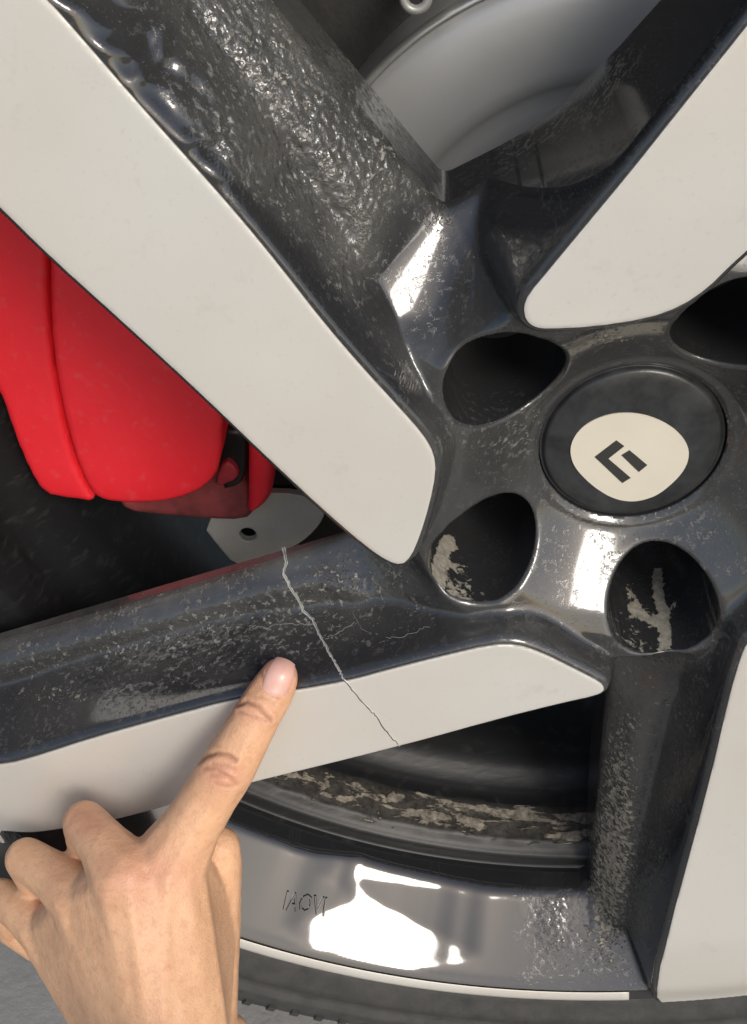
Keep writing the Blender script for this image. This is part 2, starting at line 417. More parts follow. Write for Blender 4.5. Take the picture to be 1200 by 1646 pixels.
# painted-on wear, plus a highlight painted on the upper-left crease: dirt / crinkle / mud densities fixed to the surface
PX = P2(V/1000)
def blob(x, y, rx, ry, ang=0, p=2.0):
    a = math.radians(ang); dx, dy = PX[:, 0]-x, PX[:, 1]-y
    X = dx*math.cos(a)+dy*math.sin(a); Y = -dx*math.sin(a)+dy*math.cos(a)
    return np.exp(-(np.abs(X/rx)**p+np.abs(Y/ry)**p))
u_all = gi(UU, V[:, 0].clip(-259, 259), V[:, 1].clip(-259, 259)); ds_all = gi(DS, V[:, 0].clip(-259, 259), V[:, 1].clip(-259, 259))
r_all = np.hypot(V[:, 0], V[:, 1])
onflank = np.clip((ds_all-3.0)/1.8, 0, 1)*np.clip((r_all-66)/8, 0, 1)*np.clip((238-r_all)/12, 0, 1)*np.clip((1-u_all)/2, 0, 1)
left = PX[:, 0] < 1e9
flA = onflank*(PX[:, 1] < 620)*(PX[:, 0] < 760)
flC = onflank*(PX[:, 1] > 780)*(PX[:, 0] < 700)
flD = onflank*(PX[:, 1] > 1000)*(PX[:, 0] > 860)
wall = np.zeros(len(V)); wall[nv:] = 1
dirt_highlight = .10 + flA*1.15 + flC*(.15+.75*blob(230, 1040, 150, 60, -8)+.8*blob(420, 1000, 160, 50, -12)+.5*blob(560, 950, 90, 90)) + flD*(.25+.6*blob(985, 1400, 40, 190, 8))
dirt_highlight = dirt_highlight + 2.2*np.exp(-((u_all+.5)/.8)**2)*flA*(1-wall) + .5*blob(800, 690, 110, 60) + .6*blob(970, 540, 70, 16, -8) + .25*blob(1100, 900, 200, 200)+.5*blob(900, 1470, 60, 70)  # first term paints a bright edge highlight along the upper-left spoke's crease
dirt_highlight = dirt_highlight*np.clip(1-.9*blob(222, 72, 78, 175, -32, 4), 0, 1)
dirt_highlight = dirt_highlight*np.clip(1.0-.95*blob(665, 445, 85, 140, 25, 4), 0, 1)*np.clip(1-.97*(r_all > 223)*np.clip((885-PX[:, 0]+18*np.sin(PX[:, 1]/11.))/50, 0, 1), 0, 1)
crk = flA*(.60) + flC*(.05+.30*blob(430, 985, 170, 24, -14)+.22*blob(240, 1030, 110, 30, -6)) + flD*(.45*blob(985, 1420, 50, 160, 8)+.12)
crk = crk*np.clip(1.0-blob(665, 445, 90, 145, 25, 5), 0, 1) 
crk = crk+.16*blob(890, 1470, 34, 60)*(r_all > 200)
crk = crk*np.clip(1-blob(222, 72, 78, 175, -32, 4), 0, 1); crk = crk*(1-.5*wall); dirt_highlight = dirt_highlight*(1-.65*wall)*(1-.8*blob(940, 950, 60, 110, 0, 3))
mud = .64*blob(985, 1370, 42, 130, 6, 3)*(PX[:, 0] > 925) + .36*blob(1000, 1190, 30, 80, 4, 3)*(PX[:, 0] > 940) + .34*blob(975, 1520, 40, 50)*(PX[:, 0] > 925)
mud = mud + .9*blob(115, 1120, 150, 18, 3)*flC*.45 + .5*blob(500, 160, 90, 190, -36)*flA*.55
# lug holes: mud on their lower walls
def seg(pl):
    d = np.full(len(V), 1e9)
    for (ax, ay), (bx, by) in zip(pl[:-1], pl[1:]):
        ex, ey = bx-ax, by-ay; t = np.clip(((PX[:, 0]-ax)*ex+(PX[:, 1]-ay)*ey)/(ex*ex+ey*ey), 0, 1)
        d = np.minimum(d, np.hypot(PX[:, 0]-ax-ex*t, PX[:, 1]-ay-ey*t))
    return d
def st(pl, w_): return np.exp(-(seg(pl)/w_)**2)
mud = mud + wall*(1.2*st([(716, 872), (706, 900), (702, 940)], 11) + .9*st([(722, 868), (730, 880)], 8) + .8*st([(712, 905), (745, 912)], 6)+.50*blob(730, 950, 34, 34)+.22*blob(760, 960, 50, 30))*(PX[:, 0] < 800)
mud = mud + wall*(PX[:, 0] > 900)*(1.6*st([(1056, 922), (1058, 955), (1066, 990), (1070, 1028)], 8) + 1.3*st([(1064, 1005), (1040, 992), (1012, 978)], 5.5) + 1.0*st([(1030, 985), (1020, 962), (1006, 945)], 4) + .9*st([(1070, 985), (1084, 972)], 4)+.36*blob(1015, 1000, 40, 36)+.34*blob(1030, 1045, 40, 22)+.5*blob(1068, 1045, 12, 12))
mud = mud + .5*blob(975, 545, 60, 12, -6)
film = .10 + .30*np.clip((72-r_all)/8, 0, 1)*(1-wall) + flA*.62*np.clip(1-.9*blob(222, 72, 78, 175, -32, 4), 0, 1)*np.clip(1.0-.95*blob(665, 445, 85, 140, 25, 4), 0, 1) + flC*.10 + flD*.5 + flC*.6*np.clip((u_all+9)/3.5, 0, 1)
film = film*np.clip(1-.97*(r_all > 223)*np.clip((885-PX[:, 0])/50, 0, 1), 0, 1)*(1-.7*blob(940, 950, 60, 110, 0, 3))
for nm, arr in (('dirt_highlight', dirt_highlight), ('crinkle', crk), ('mud', mud), ('film', film)):
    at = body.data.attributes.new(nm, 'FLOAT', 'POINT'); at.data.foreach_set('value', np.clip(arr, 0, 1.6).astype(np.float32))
# ------------------------------------------------------------------ silver plates
def plate(name, X, Y, Sd, zfun, thick, R, parent, m, keep=None):
    V2, F, E_ = clipgrid(X, Y, Sd)
    nb = int((Sd < 0).sum())
    d = np.zeros(len(V2)); d[:nb] = -Sd[Sd < 0]
    t = np.clip((R-d)/R, 0, 1)
    z = zfun(V2[:, 0], V2[:, 1]) - R*(1-np.sqrt(1-t*t*.95))
    V = np.column_stack([V2, z]).tolist(); c = {}
    def dn(i, zz):
        if (i, zz) not in c:
            V.append([V[i][0], V[i][1], V[i][2]-zz]); c[(i, zz)] = len(V)-1
        return c[(i, zz)]
    for a, b in E_:
        p, q = dn(a, .02), dn(b, .02); p2, q2 = dn(a, thick), dn(b, thick)
        F.append([q, p, p2, q2])
    return mesh(name, np.array(V)/1000, F, parent, m), np.array(V)
STP = .8
for k, po in outl.items():
    x0, x1 = po[:, 0].min()-2, po[:, 0].max()+2; y0, y1 = po[:, 1].min()-2, po[:, 1].max()+2
    X, Y = np.meshgrid(np.arange(x0, x1, STP), np.arange(y0, y1, STP))
    Sd = sdpoly(X, Y, po)
    Rr = np.hypot(X, Y)
    o, _ = plate('spoke_face', X, Y, Sd, lambda x, y: zf(np.hypot(x, y))+.15, 1.6, .22, WHEEL, M_SILVER)
    if k == 1: o['label'] = 'silver face of the cracked lower left spoke'
# silver lip arcs between the spokes
LIPM = M_SILVER
for k in range(5):
    if k == 1: continue
    a1 = 135.2+72*(k-1) + 72 - 0.0
for k in range(5):
    a_hi = 72*k + 133.9; a_lo = 72*(k-1) + (147.2 if k != 2 else 149.5)
    pr = [(252.4, -.0), (252.8, .35), (257.0, .45), (258.6, .1), (259.4, -1.2), (259.6, -6)]
    pr = [(r, 8.9+zz) for r, zz in pr]
    Vs, Fs = [], []; n = 90
    for i, a in enumerate(np.linspace(a_lo, a_hi, n)):
        e = .0
        for j, (r, zz) in enumerate(pr): Vs.append((*pol(r, a), zz))
    m_ = len(pr)
    for i in range(n-1):
        for j in range(m_-1):
            Fs.append([i*m_+j, i*m_+j+1, (i+1)*m_+j+1, (i+1)*m_+j])
    for i in (0, n-1): Fs.append([i*m_+j for j in range(m_)])
    mesh('rim_lip', np.array(Vs)/1000, Fs, WHEEL, LIPM)
# ------------------------------------------------------------------ lathe helper
def lathe(name, prof, a0, a1, n, parent, m, fn=None, smooth=True):
    full = abs(a1-a0) >= 359.9
    Vs, Fs = [], []; A = np.linspace(a0, a1, n, endpoint=not full)
    for a in A:
        for (r, zz) in prof:
            if fn: r, zz = fn(r, zz, a)
            Vs.append((*pol(r, a), zz))
    m_ = len(prof)
    for i in range(n if full else n-1):
        ii = (i+1) % n
        for j in range(m_-1): Fs.append([i*m_+j, i*m_+j+1, ii*m_+j+1, ii*m_+j])
    return mesh(name, np.array(Vs)/1000, Fs, parent, m, smooth)
# barrel with a muddy ledge
def barrel_mat():
    m, n, b = mat('barrel_paint')
    mud = attr(n, 'mud')
    nm = noisetex(n, 85, 9, .66, 1.0, stretch=(.7, 2.6, 2.6))
    md = math_(n, 'ADD', mud, math_(n, 'MULTIPLY', math_(n, 'SUBTRACT', nm.outputs[0], .5), 3.2))
    md = ramp(n, md, [(.47, 0), (.62, 1)]).outputs[0]
    md = math_(n, 'MAXIMUM', md, math_(n, 'MULTIPLY', math_(n, 'MAXIMUM', mud, 0.0), .32), clamp=True)
    n2 = noisetex(n, 120, 6, .6, .5, stretch=(1, 1, 4))
    st = math_(n, 'MULTIPLY', ramp(n, n2.outputs[0], [(.55, 0), (.8, 1)]).outputs[0], .22)
    c = mixc(n, st, (.012, .0125, .0135), (.13, .13, .125)); 
    mc = ramp(n, noisetex(n, 330, 7, .7).outputs[0], [(.36, (.07, .063, .052)), (.62, (.30, .27, .22))]).outputs[0]
    c = mixc(n, md, c, mc)
    n.links.new(c, b.inputs['Base Color'])
    n.links.new(math_(n, 'MULTIPLY_ADD', md, .5, .38), b.inputs['Roughness']); b.inputs['Specular IOR Level'].default_value = .3
    bump(n, b, math_(n, 'ADD', md, math_(n, 'MULTIPLY', n2.outputs[0], .12)), .8, .0010)
    return m
M_BARREL = barrel_mat()
prof = [(224.9, -28), (224.6, -30), (219, -31), (217.5, -33), (214.5, -35.5), (213.5, -38), (212.6, -42), (211.8, -46), (211.2, -50), (210.8, -54), (209, -58), (203, -66), (199, -76), (198, -100), (199, -140), (206, -180), (214, -196), (218, -200), (226, -202)]
pf = []
for (a, b) in zip(prof[:-1], prof[1:]):
    for t in (0, .34, .67): pf.append((a[0]+(b[0]-a[0])*t, a[1]+(b[1]-a[1])*t))
pf.append(prof[-1])
def wob(r, zz, a):
    if -52 < zz < -34: r += .5*noise.noise(Vector((a*.35, zz*.15, 3)))+.35*noise.noise(Vector((a*1.3, zz*.4, 9)))
    return r, zz
bar = lathe('rim_barrel', pf, 0, 360, 720, WHEEL, M_BARREL, wob)
zz = np.array([v[1] for v in pf]*720)
AA = np.repeat(np.arange(720)*.5, len(pf))
mm = np.exp(-((zz+42.5)/7.0)**4)*.66*np.clip(1-np.abs(((AA-262+180) % 360)-180)/34, 0, 1)**.3
mm = np.maximum(mm, .24*np.exp(-((zz+60)/8)**2)*(np.abs(((AA-262+180) % 360)-180) < 34))-1.2*(mm < .05)
at = bar.data.attributes.new('mud', 'FLOAT', 'POINT'); at.data.foreach_set('value', mm.astype(np.float32))
# back plate of hub behind the lug holes
M_DARK = simple('dark_metal', (.012, .012, .013), .35, .0, .0003, 300)
lathe('hub_back', [(0, -46), (70, -46), (72, -47)], 0, 360, 96, WHEEL, M_DARK)
# centre cap
CAP = lathe('centre_cap', [(25.3, -18), (25.2, -15.2), (24.9, -14.9), (24.6, -15.6), (24.3, -15.0), (23.9, -13.9), (23.2, -13.5), (20, -13.2), (17, -12.9), (0, -12.6)], 0, 360, 128, WHEEL, None)
M_CAP = simple('cap_plastic', (.030, .031, .032), .28, 0, .0001, 500, .6); CAP.data.materials.append(M_CAP)
# emblem, flat print on the cap
M_EMB = simple('emblem_cream', (.62, .58, .48), .4, 0, 0, 200, .05)
M_EMD = simple('emblem_dark', (.035, .034, .032), .4, 0, 0, 200, .1)
def emb(pts, lift, m, name, parent, sm=0):
    P = np.array([U(x, y, (-12.75)/1000)[:2]*1000 for x, y in pts]); P = chaikin(P, sm) if sm else P
    Vs = [(x, y, -12.75+lift) for x, y in P]; n = len(Vs)
    Vs += [(x, y, -13.3) for x, y in P]
    Fs = [list(range(n))] + [[i, (i+1) % n, (i+1) % n+n, i+n] for i in range(n)]
    return mesh(name, np.array(Vs)/1000, Fs, parent, m, False)
def cz(pts): return [(640+x*560/1200, 500+y*560/1200) for x, y in pts]
EM = emb(cz([(590, 480), (600, 440), (625, 405), (665, 376), (730, 352), (810, 348), (890, 368), (960, 410), (1000, 465), (998, 520), (965, 572), (900, 628), (850, 648), (800, 656), (740, 645), (680, 610), (630, 565), (600, 525)]), .25, M_EMB, 'emblem', CAP, 2)
emb(cz([(750, 443), (675, 500), (770, 590), (799, 572), (722, 506), (777, 463)]), .40, M_EMD, 'emblem_mark', CAP)
emb(cz([(767, 494), (795, 477), (856, 528), (827, 552)]), .40, M_EMD, 'emblem_mark', CAP)
# ------------------------------------------------------------------ crack
M_CRACK = simple('crack_edge', (.40, .40, .375), .6, 0, .0003, 900, .4)
M_CRACKS = simple('crack_metal', (.50, .48, .43), .45, .2, 0, 900, .3)
M_CRACKD = simple('crack_gap', (.02, .02, .02), .6, 0, 0, 900, .3)
HS = np.where(DS < 0, zf(RR)+.15, H_)
_bm = [o for o in bpy.data.objects if o.name.startswith(('rim_body', 'spoke_face')) ]
_vv, _ff = [], []
for o in _bm:
    k0 = len(_vv); _vv += [v.co.copy() for v in o.data.vertices]; _ff += [[i+k0 for i in p.vertices] for p in o.data.polygons]
BODY = BVHTree.FromPolygons(_vv, _ff)
def onmesh(px, py):
    d = Vector(TW @ ray(px, py)); d.normalize(); c0 = Vector(tow(CAMW)[0])
    h = BODY.ray_cast(c0+d*.05, d)
    if h[0] is None: return onsurf(px, py), None
    return (np.array(h[0])-np.array([0, 0, HUB])) @ TW, (np.array(h[1]) @ TW)
def ribbon(name, pts, wfun, lift, m, parent, sub=6, jag=1.2, seed=0, off=(0, 0)):
    R = np.random.default_rng(seed); P = []
    for (a, b) in zip(pts[:-1], pts[1:]):
        for t in np.linspace(0, 1, sub, endpoint=False): P.append((a[0]+(b[0]-a[0])*t, a[1]+(b[1]-a[1])*t))
    P.append(pts[-1]); P = np.array(P, float); P[1:-1] += R.normal(0, jag, (len(P)-2, 2)); P += np.array(off)
    T = np.gradient(P, axis=0); T /= np.linalg.norm(T, axis=1)[:, None]+1e-9; Nn = np.stack([-T[:, 1], T[:, 0]], 1)
    Vs, Fs = [], []; n = len(P)
    for i in range(n):
        wd = wfun(i/(n-1))*(.75+.5*R.random())
        for s, l in ((-1, -.12), (-.45, lift), (.45, lift), (1, -.12)):
            q, nq = onmesh(*(P[i]+Nn[i]*s*wd/2)); Vs.append(q+(CAMW-q)/np.linalg.norm(CAMW-q)*l/1000)
    for i in range(n-1):
        for j in range(3): Fs.append([i*4+j, i*4+j+1, (i+1)*4+j+1, (i+1)*4+j])
    return mesh(name, np.array(Vs), Fs, parent, m)
c1 = [(455, 880), (460, 905), (455, 920), (466, 945), (478, 962), (487, 982), (502, 995), (512, 1018), (524, 1040), (535, 1060), (546, 1078), (552, 1092)]
c2 = [(552, 1092), (566, 1108), (580, 1126), (596, 1142), (606, 1152), (616, 1168), (630, 1184), (643, 1199)]
CRK = ribbon('crack', c1, lambda t: 5.6-1.6*t, .25, M_CRACK, WHEEL, 6, .55, 1)
ribbon('crack_gap', c1, lambda t: 1.7-.5*t, .33, M_CRACKD, CRK, 6, .55, 1, (.9, .2))
ribbon('crack', c2, lambda t: 3.6, .16, M_CRACKS, WHEEL, 4, .8, 2)
ribbon('crack_gap', c2, lambda t: 1.9, .24, M_CRACKD, CRK, 4, .8, 2, (-.9, .4))
M_HAIR = simple('hairline_scratch', (.17, .17, .16), .5, 0, 0, 900, .4)
ribbon('hairline_crack', [(400, 1010), (430, 1006), (468, 1002), (505, 1004)], lambda t: 1.8, .12, M_HAIR, WHEEL, 5, 1.6, 3)
ribbon('hairline_crack', [(523, 1028), (532, 1020), (545, 1017), (554, 1010), (570, 1000)], lambda t: 1.4, .12, M_HAIR, WHEEL, 5, 1.2, 4)
ribbon('hairline_crack', [(566, 984), (575, 1000), (580, 1010), (592, 1016)], lambda t: 1.2, .12, M_HAIR, WHEEL, 5, 1.0, 5)
ribbon('hairline_crack', [(620, 1024), (650, 1022), (672, 1012), (690, 1008)], lambda t: 1.3, .12, M_HAIR, WHEEL, 5, 1.4, 6)
# ------------------------------------------------------------------ tyre
def tyre_mat():
    m, n, b = mat('tyre_rubber')
    t = noisetex(n, 90, 8, .65); r = ramp(n, t.outputs[0], [(.3, (.030, .030, .029)), (.7, (.062, .060, .057))])
    n.links.new(r.outputs[0], b.inputs['Base Color']); b.inputs['Roughness'].default_value = .7
    bump(n, b, noisetex(n, 700, 5).outputs[0], .35, .0004); return m
M_TYRE = tyre_mat()
tp = [(258.2, -8), (259.0, 1), (259.8, 5.4), (261, 7.0), (264, 8.0), (268, 9.2), (272, 10.0), (276.0, 10.6), (276.6, 9.6), (279, 9.4), (283, 9.2), (283.8, 10.6), (288, 10.2), (294, 8.5), (300, 6.5), (308, 3), (318, -2), (328, -8), (334, -14), (338, -24), (340, -40), (341.5, -90), (341.5, -150), (338, -190), (320, -210), (280, -214), (258, -200)]
def tw(r, zz, a):
    if 262 < r < 275:
        s = abs((a*1.0+.1*(r-262)) % 9.0-.12)
        if s < .13: zz -= .5
    return r, zz
TY = lathe('tyre', tp, 0, 360, 1440, WHEEL, M_TYRE, tw)
# raised sidewall blocks near the shoulder
Vs, Fs = [], []
for i in range(180):
    a = i*2.0
    for (r0, r1, da, w_) in ((296, 312, .55, .62),):
        b0 = len(Vs)
        for lift in (0, 1.0):
            for (r, aa) in ((r0, a), (r0, a+w_), (r1, a+w_+da), (r1, a+da)):
                zt = float(np.interp(r, [p[0] for p in tp[:20]], [p[1] for p in tp[:20]]))
                Vs.append((*pol(r, aa), zt-.3+lift*1.6))
        Fs += [[b0+4, b0+5, b0+6, b0+7]]+[[b0+j, b0+(j+1) % 4, b0+4+(j+1) % 4, b0+4+j] for j in range(4)]
sb = mesh('sidewall_ribs', np.array(Vs)/1000, Fs, TY, M_TYRE, False); sb['kind'] = 'stuff'
# ------------------------------------------------------------------ embossed lettering on the flange
def flz(r): return float(np.interp(r, [225, 250.5], [-23.3, 6.6]))
cu = bpy.data.curves.new('letters', 'FONT'); cu.body = 'IAOVI'; cu.size = 1.0; cu.extrude = .02; cu.resolution_u = 2
tmp = bpy.data.objects.new('letters', cu); COL.objects.link(tmp)
me = bpy.data.meshes.new_from_object(tmp); bpy.data.objects.remove(tmp)
co = np.array([v.co[:] for v in me.vertices]); co[:, 0] -= co[:, 0].mean(); co[:, 2] *= 2.5
p0 = U(492, 1440, -.008); a0 = math.degrees(math.atan2(p0[1], p0[0])); r0 = 239.0
q = []
for x, y, zt in co:
    r = r0 - (y-.35)*7.5; a = a0 + math.degrees((x*7.0+ (y-.35)*-1.5)/r0)
    rr_ = pol(r, a); q.append((*rr_, flz(r)+zt*12+.15+float(flrel(np.array([rr_[0]]), np.array([rr_[1]]), np.array([r]))[0])))
me.vertices.foreach_set('co', tow(np.array(q)/1000).ravel().astype(np.float32)); me.update()
link('embossed_lettering', me, body, M_BLACK, False)
# ------------------------------------------------------------------ brake disc
M_DISC = simple('disc_hat_paint', (.40, .405, .40), .38, .35, .0001, 200, .05)
M_CAST = simple('cast_iron_dark', (.030, .029, .027), .55, .3, .0006, 200, .3)
DISC = empty('brake_disc'); tag(DISC, 'grey brake disc hat with a stepped ring behind the upper spokes', 'brake disc')
lathe('disc_hat', [(0, -101), (50, -101), (66, -101), (69, -101.6), (71, -100.2), (73, -98.8), (76, -98.8), (86, -99), (93, -99.6), (98, -100.6), (100.8, -102), (101.6, -104), (102.4, -112), (102.6, -130)], 0, 360, 256, DISC, M_DISC)
lathe('disc_rim_edge', [(101.4, -102.0), (102.6, -101.6), (103.4, -103.4), (103.4, -106)], 0, 360, 256, DISC, simple('bright_edge', (.5, .5, .48), .3, .7))
lathe('friction_ring', [(102.5, -130), (106, -131), (176, -131), (178, -133), (178, -140)], 0, 360, 200, DISC, M_CAST)
BOLT = empty('sensor_bolt')
q0 = U(668, -2, -.085)
tag(BOLT, 'small pale ringed bolt at the top edge behind the grey brake disc', 'bolt')
def ringat(name, c, r1, r2, zt, zb, parent, m, n=32):
    Vs, Fs = [], []
    for i in range(n):
        a = 2*math.pi*i/n
        for (r, zz) in ((r2, zb), (r2, zt-.0008), (r2-.0008, zt), (r1+.0006, zt), (r1, zt-.0008), (r1, zb)):
            Vs.append((c[0]+r*math.cos(a), c[1]+r*math.sin(a), zz))
    for i in range(n):
        for j in range(5): Fs.append([i*6+j, i*6+j+1, ((i+1) % n)*6+j+1, ((i+1) % n)*6+j])
    return mesh(name, Vs, Fs, parent, m)
ringat('washer', q0, .0021, .0046, q0[2], -.13, BOLT, simple('pale_steel', (.42, .42, .40), .4, .3))
mesh('bolt_core', [(q0[0]+.0022*math.cos(t), q0[1]+.0022*math.sin(t), q0[2]-.002) for t in np.linspace(0, 2*math.pi, 16, endpoint=False)], [list(range(16))], BOLT, M_DARK)
# ------------------------------------------------------------------ caliper
def red_mat():
    m, n, b = mat('red_caliper_paint')
    t = noisetex(n, 40, 6, .6); r = ramp(n, t.outputs[0], [(.3, (.68, .014, .024)), (.7, (.74, .020, .032))])
    s = noisetex(n, 240, 7, .72); sp = math_(n, 'MULTIPLY', ramp(n, s.outputs[0], [(.56, 0), (.78, 1)]).outputs[0], .30)
    n.links.new(mixc(n, sp, r.outputs[0], (.45, .2, .17)), b.inputs['Base Color'])
    b.inputs['Roughness'].default_value = .5
    bump(n, b, noisetex(n, 300, 5).outputs[0], .25, .0004); return m
M_RED = red_mat()
def slab(name, px, z0, zl, R, bulge, thick, parent, m, step=1.2, sm=1, tilt=(0, 0, 0)):
    """rounded block whose outline is traced on the plane Z=z0 (mm)"""
    P = np.array([U(x, y, z0/1000)[:2]*1000 for x, y in px]); P = chaikin(P, sm)
    X, Y = np.meshgrid(np.arange(P[:, 0].min()-2, P[:, 0].max()+2, step), np.arange(P[:, 1].min()-2, P[:, 1].max()+2, step))
    Sd = sdpoly(X, Y, P)
    V2, F, E_ = clipgrid(X, Y, Sd); nb = int((Sd < 0).sum())
    d = np.zeros(len(V2)); d[:nb] = -Sd[Sd < 0]
    t = np.clip((R-d)/R, 0, 1)
    z = z0 - R*(1-np.sqrt(1-t*t*.97)) + bulge*(1-np.exp(-d/(3*R)))
    cx, cy = P.mean(0); z = z + tilt[0]*(V2[:, 0]-cx)+tilt[1]*(V2[:, 1]-cy)
    V = np.column_stack([V2, z]).tolist(); c = {}
    def dn(i):
        if i not in c: V.append([V[i][0], V[i][1], z0-thick]); c[i] = len(V)-1
        return c[i]
    for a, b in E_: F.append([b, a, dn(a), dn(b)])
    return mesh(name, np.array(V)/1000, F, parent, m)
CAL = empty('brake_caliper'); tag(CAL, 'bright red brake caliper seen between the two left spokes', 'brake caliper')
slab('caliper_body', [(81, 330), (80, 470), (84, 560), (99, 650), (119, 730), (143, 788), (163, 806), (215, 810), (262, 808), (310, 796), (345, 770), (355, 735), (358, 690), (358, 600), (300, 480), (200, 350)], -62, 0, 1.4, .8, 60, CAL, M_RED, tilt=(0, 0))
slab('caliper_side_cover', [(-120, 200), (-90, 420), (-40, 560), (3, 640), (22, 700), (45, 755), (70, 796), (110, 802), (157, 808), (139, 788), (113, 730), (94, 650), (79, 560), (74, 470), (74, 400), (70, 200)], -62.3, 0, 1.4, .5, 60, CAL, M_RED, tilt=(.02, 0))
slab('caliper_bridge', [(398, 640), (398, 800), (396, 832), (412, 826), (430, 810), (438, 790), (441, 745), (440, 640)], -72, 0, 4, .5, 40, CAL, M_RED)
slab('caliper_skirt', [(185, 800), (200, 825), (260, 832), (330, 838), (395, 840), (410, 822), (395, 770), (350, 740), (300, 760)], -78, 0, 3, .3, 40, CAL, simple('dusty_red', (.20, .035, .035), .7, 0, .0006, 300, .5))
slab('pad_clip', [(352, 690), (352, 790), (385, 782), (396, 760), (396, 690)], -76, 0, 1.5, .2, 30, CAL, M_DARK)
slab('pad_clip', [(360, 740), (345, 775), (352, 784), (384, 770), (380, 752)], -73, 0, 1., .2, 6, CAL, simple('worn_red', (.3, .02, .03), .6, 0, .0005, 300, .3), step=.6)
# bracket plate
BR = empty('mounting_bracket'); tag(BR, 'pale grey metal bracket plate with a round hole below the red caliper', 'bracket')
M_BR = simple('bracket_metal', (.50, .48, .42), .5, .2, .0003, 300, .12)
bp = [(325, 845), (350, 878), (376, 908), (398, 904), (430, 895), (462, 884), (486, 871), (506, 853), (518, 836), (522, 822), (528, 805), (440, 790), (380, 800)]
P = chaikin(np.array([U(x, y, -.088)[:2]*1000 for x, y in bp]), 1); hc = U(398, 860, -.088)[:2]*1000
X, Y = np.meshgrid(np.arange(P[:, 0].min()-2, P[:, 0].max()+2, .5), np.arange(P[:, 1].min()-2, P[:, 1].max()+2, .5))
Sd = np.maximum(sdpoly(X, Y, P), 3.3-np.hypot(X-hc[0], (Y-hc[1])))
plate('plate', X, Y, Sd, lambda x, y: np.full(np.shape(x), -88.0), 3, .5, BR, M_BR)
slab('plate_backing', [(330, 840), (345, 865), (368, 892), (452, 872), (505, 830), (500, 790), (400, 790)], -97, 0, 1, .1, 4, BR, M_DARK)
# ------------------------------------------------------------------ housing and ground
M_LINER = simple('wheel_arch_felt', (.012, .012, .012), .85, 0, .001, 120, .3)
HO = lathe('wheel_arch', [(372, -30), (374, -60), (376, -300), (370, -330), (0, -332)], -35, 215, 120, None, M_LINER)
tag(HO, 'dark wheel arch liner behind the wheel', 'wheel arch')
m, n, b = mat('concrete_ground')
t = noisetex(n, 6, 9, .65); r = ramp(n, t.outputs[0], [(.3, (.20, .195, .185)), (.7, (.30, .29, .27))])
n.links.new(r.outputs[0], b.inputs['Base Color']); b.inputs['Roughness'].default_value = .9
bump(n, b, noisetex(n, 150, 8).outputs[0], .5, .002)
gz = HUB-.3415-.0005
GR = mesh('ground', [(-60, -60, gz), (60, -60, gz), (60, 60, gz), (-60, 60, gz)], [[0, 1, 2, 3]], None, m, False, world=True)
tag(GR, 'plain grey concrete ground below the tyre', 'ground', kind='structure')
# ------------------------------------------------------------------ hand
def J(x, y, zmm, rpx):
    q = U(x, y, zmm/1000); depth = -((q-CAMW) @ MR)[2]
    return np.array([*q, rpx*depth/FPX])
ico = bmesh.new(); bmesh.ops.create_icosphere(ico, subdivisions=2, radius=1.0)
iv = np.array([v.co[:] for v in ico.verts]); ifc = [[v.index for v in f.verts] for f in ico.faces]; ico.free()
balls = []
def chain(js, sub=10):
    for a, b in zip(js[:-1], js[1:]):
        for t in np.linspace(0, 1, sub, endpoint=False): balls.append(a+(b-a)*t)
    balls.append(js[-1])
index = [J(449, 1087, 18, 31.5), J(441, 1103, 19, 36), J(430, 1122, 21.5, 39), J(414, 1148, 25.5, 40), J(392, 1188, 30, 42.5), J(366, 1233, 34, 47.5), J(338, 1278, 38, 47), J(303, 1335, 44, 51), J(268, 1395, 50, 66)]
chain(index, 14)
mcp = [index[-1], J(205, 1412, 55, 60), J(135, 1445, 52, 54), J(75, 1492, 46, 46)]
wr = [J(318, 1720, 86, 62), J(285, 1725, 90, 72), J(250, 1725, 88, 66), J(225, 1725, 82, 56)]
for a, b in zip(mcp, wr): chain([a, a+(b-a)*.5, b], 16)
for (a, b), (c_, d_) in zip(zip(mcp[:-1], wr[:-1]), zip(mcp[1:], wr[1:])):
    for t in np.linspace(.06, 1, 26):
        p, q = a+(b-a)*t, c_+(d_-c_)*t
        for s_ in (.14, .28, .42, .5, .58, .72, .86):
            k_ = p+(q-p)*s_; k_[3] *= 1.03; k_[2] -= .0022*max(0, 1-t*4); balls.append(k_)
middle = [mcp[1], J(170, 1362, 46, 43), J(136, 1322, 36, 37), J(150, 1385, 31, 35), J(180, 1435, 33, 33), J(225, 1445, 36, 29)]
ring = [mcp[2], J(88, 1410, 44, 40), J(42, 1380, 36, 35), J(70, 1430, 31, 33), J(110, 1480, 33, 31), J(160, 1490, 37, 28)]
pinky = [mcp[3], J(35, 1465, 40, 34), J(0, 1440, 33, 30), J(20, 1490, 30, 28), J(60, 1520, 33, 26), J(100, 1530, 37, 24)]
for f_ in (middle, ring, pinky): chain(f_, 10)
thumb = [J(352, 1362, 31, 36), J(350, 1385, 33, 41), J(347, 1425, 37, 43), J(344, 1480, 42, 45), J(338, 1545, 50, 48), J(322, 1630, 64, 62), J(300, 1710, 80, 66)]
chain(thumb, 12)
chain([J(362, 1668, 66, 42), J(340, 1740, 80, 50)], 6)
for t in np.linspace(-.05, 1, 26):                            # fleshy web between thumb and index
    p = thumb[3]+(thumb[6]-thumb[3])*t; q = index[-1]+(wr[0]-index[-1])*t
    for s_ in np.linspace(.06, .94, 12): k_ = p+(q-p)*s_; k_[3] *= .92+.08*t; balls.append(k_)
fa = J(262, 2000, 150, 92); fb = J(280, 1725, 88, 84); chain([fb, fa], 14)
Vs, Fs = [], []
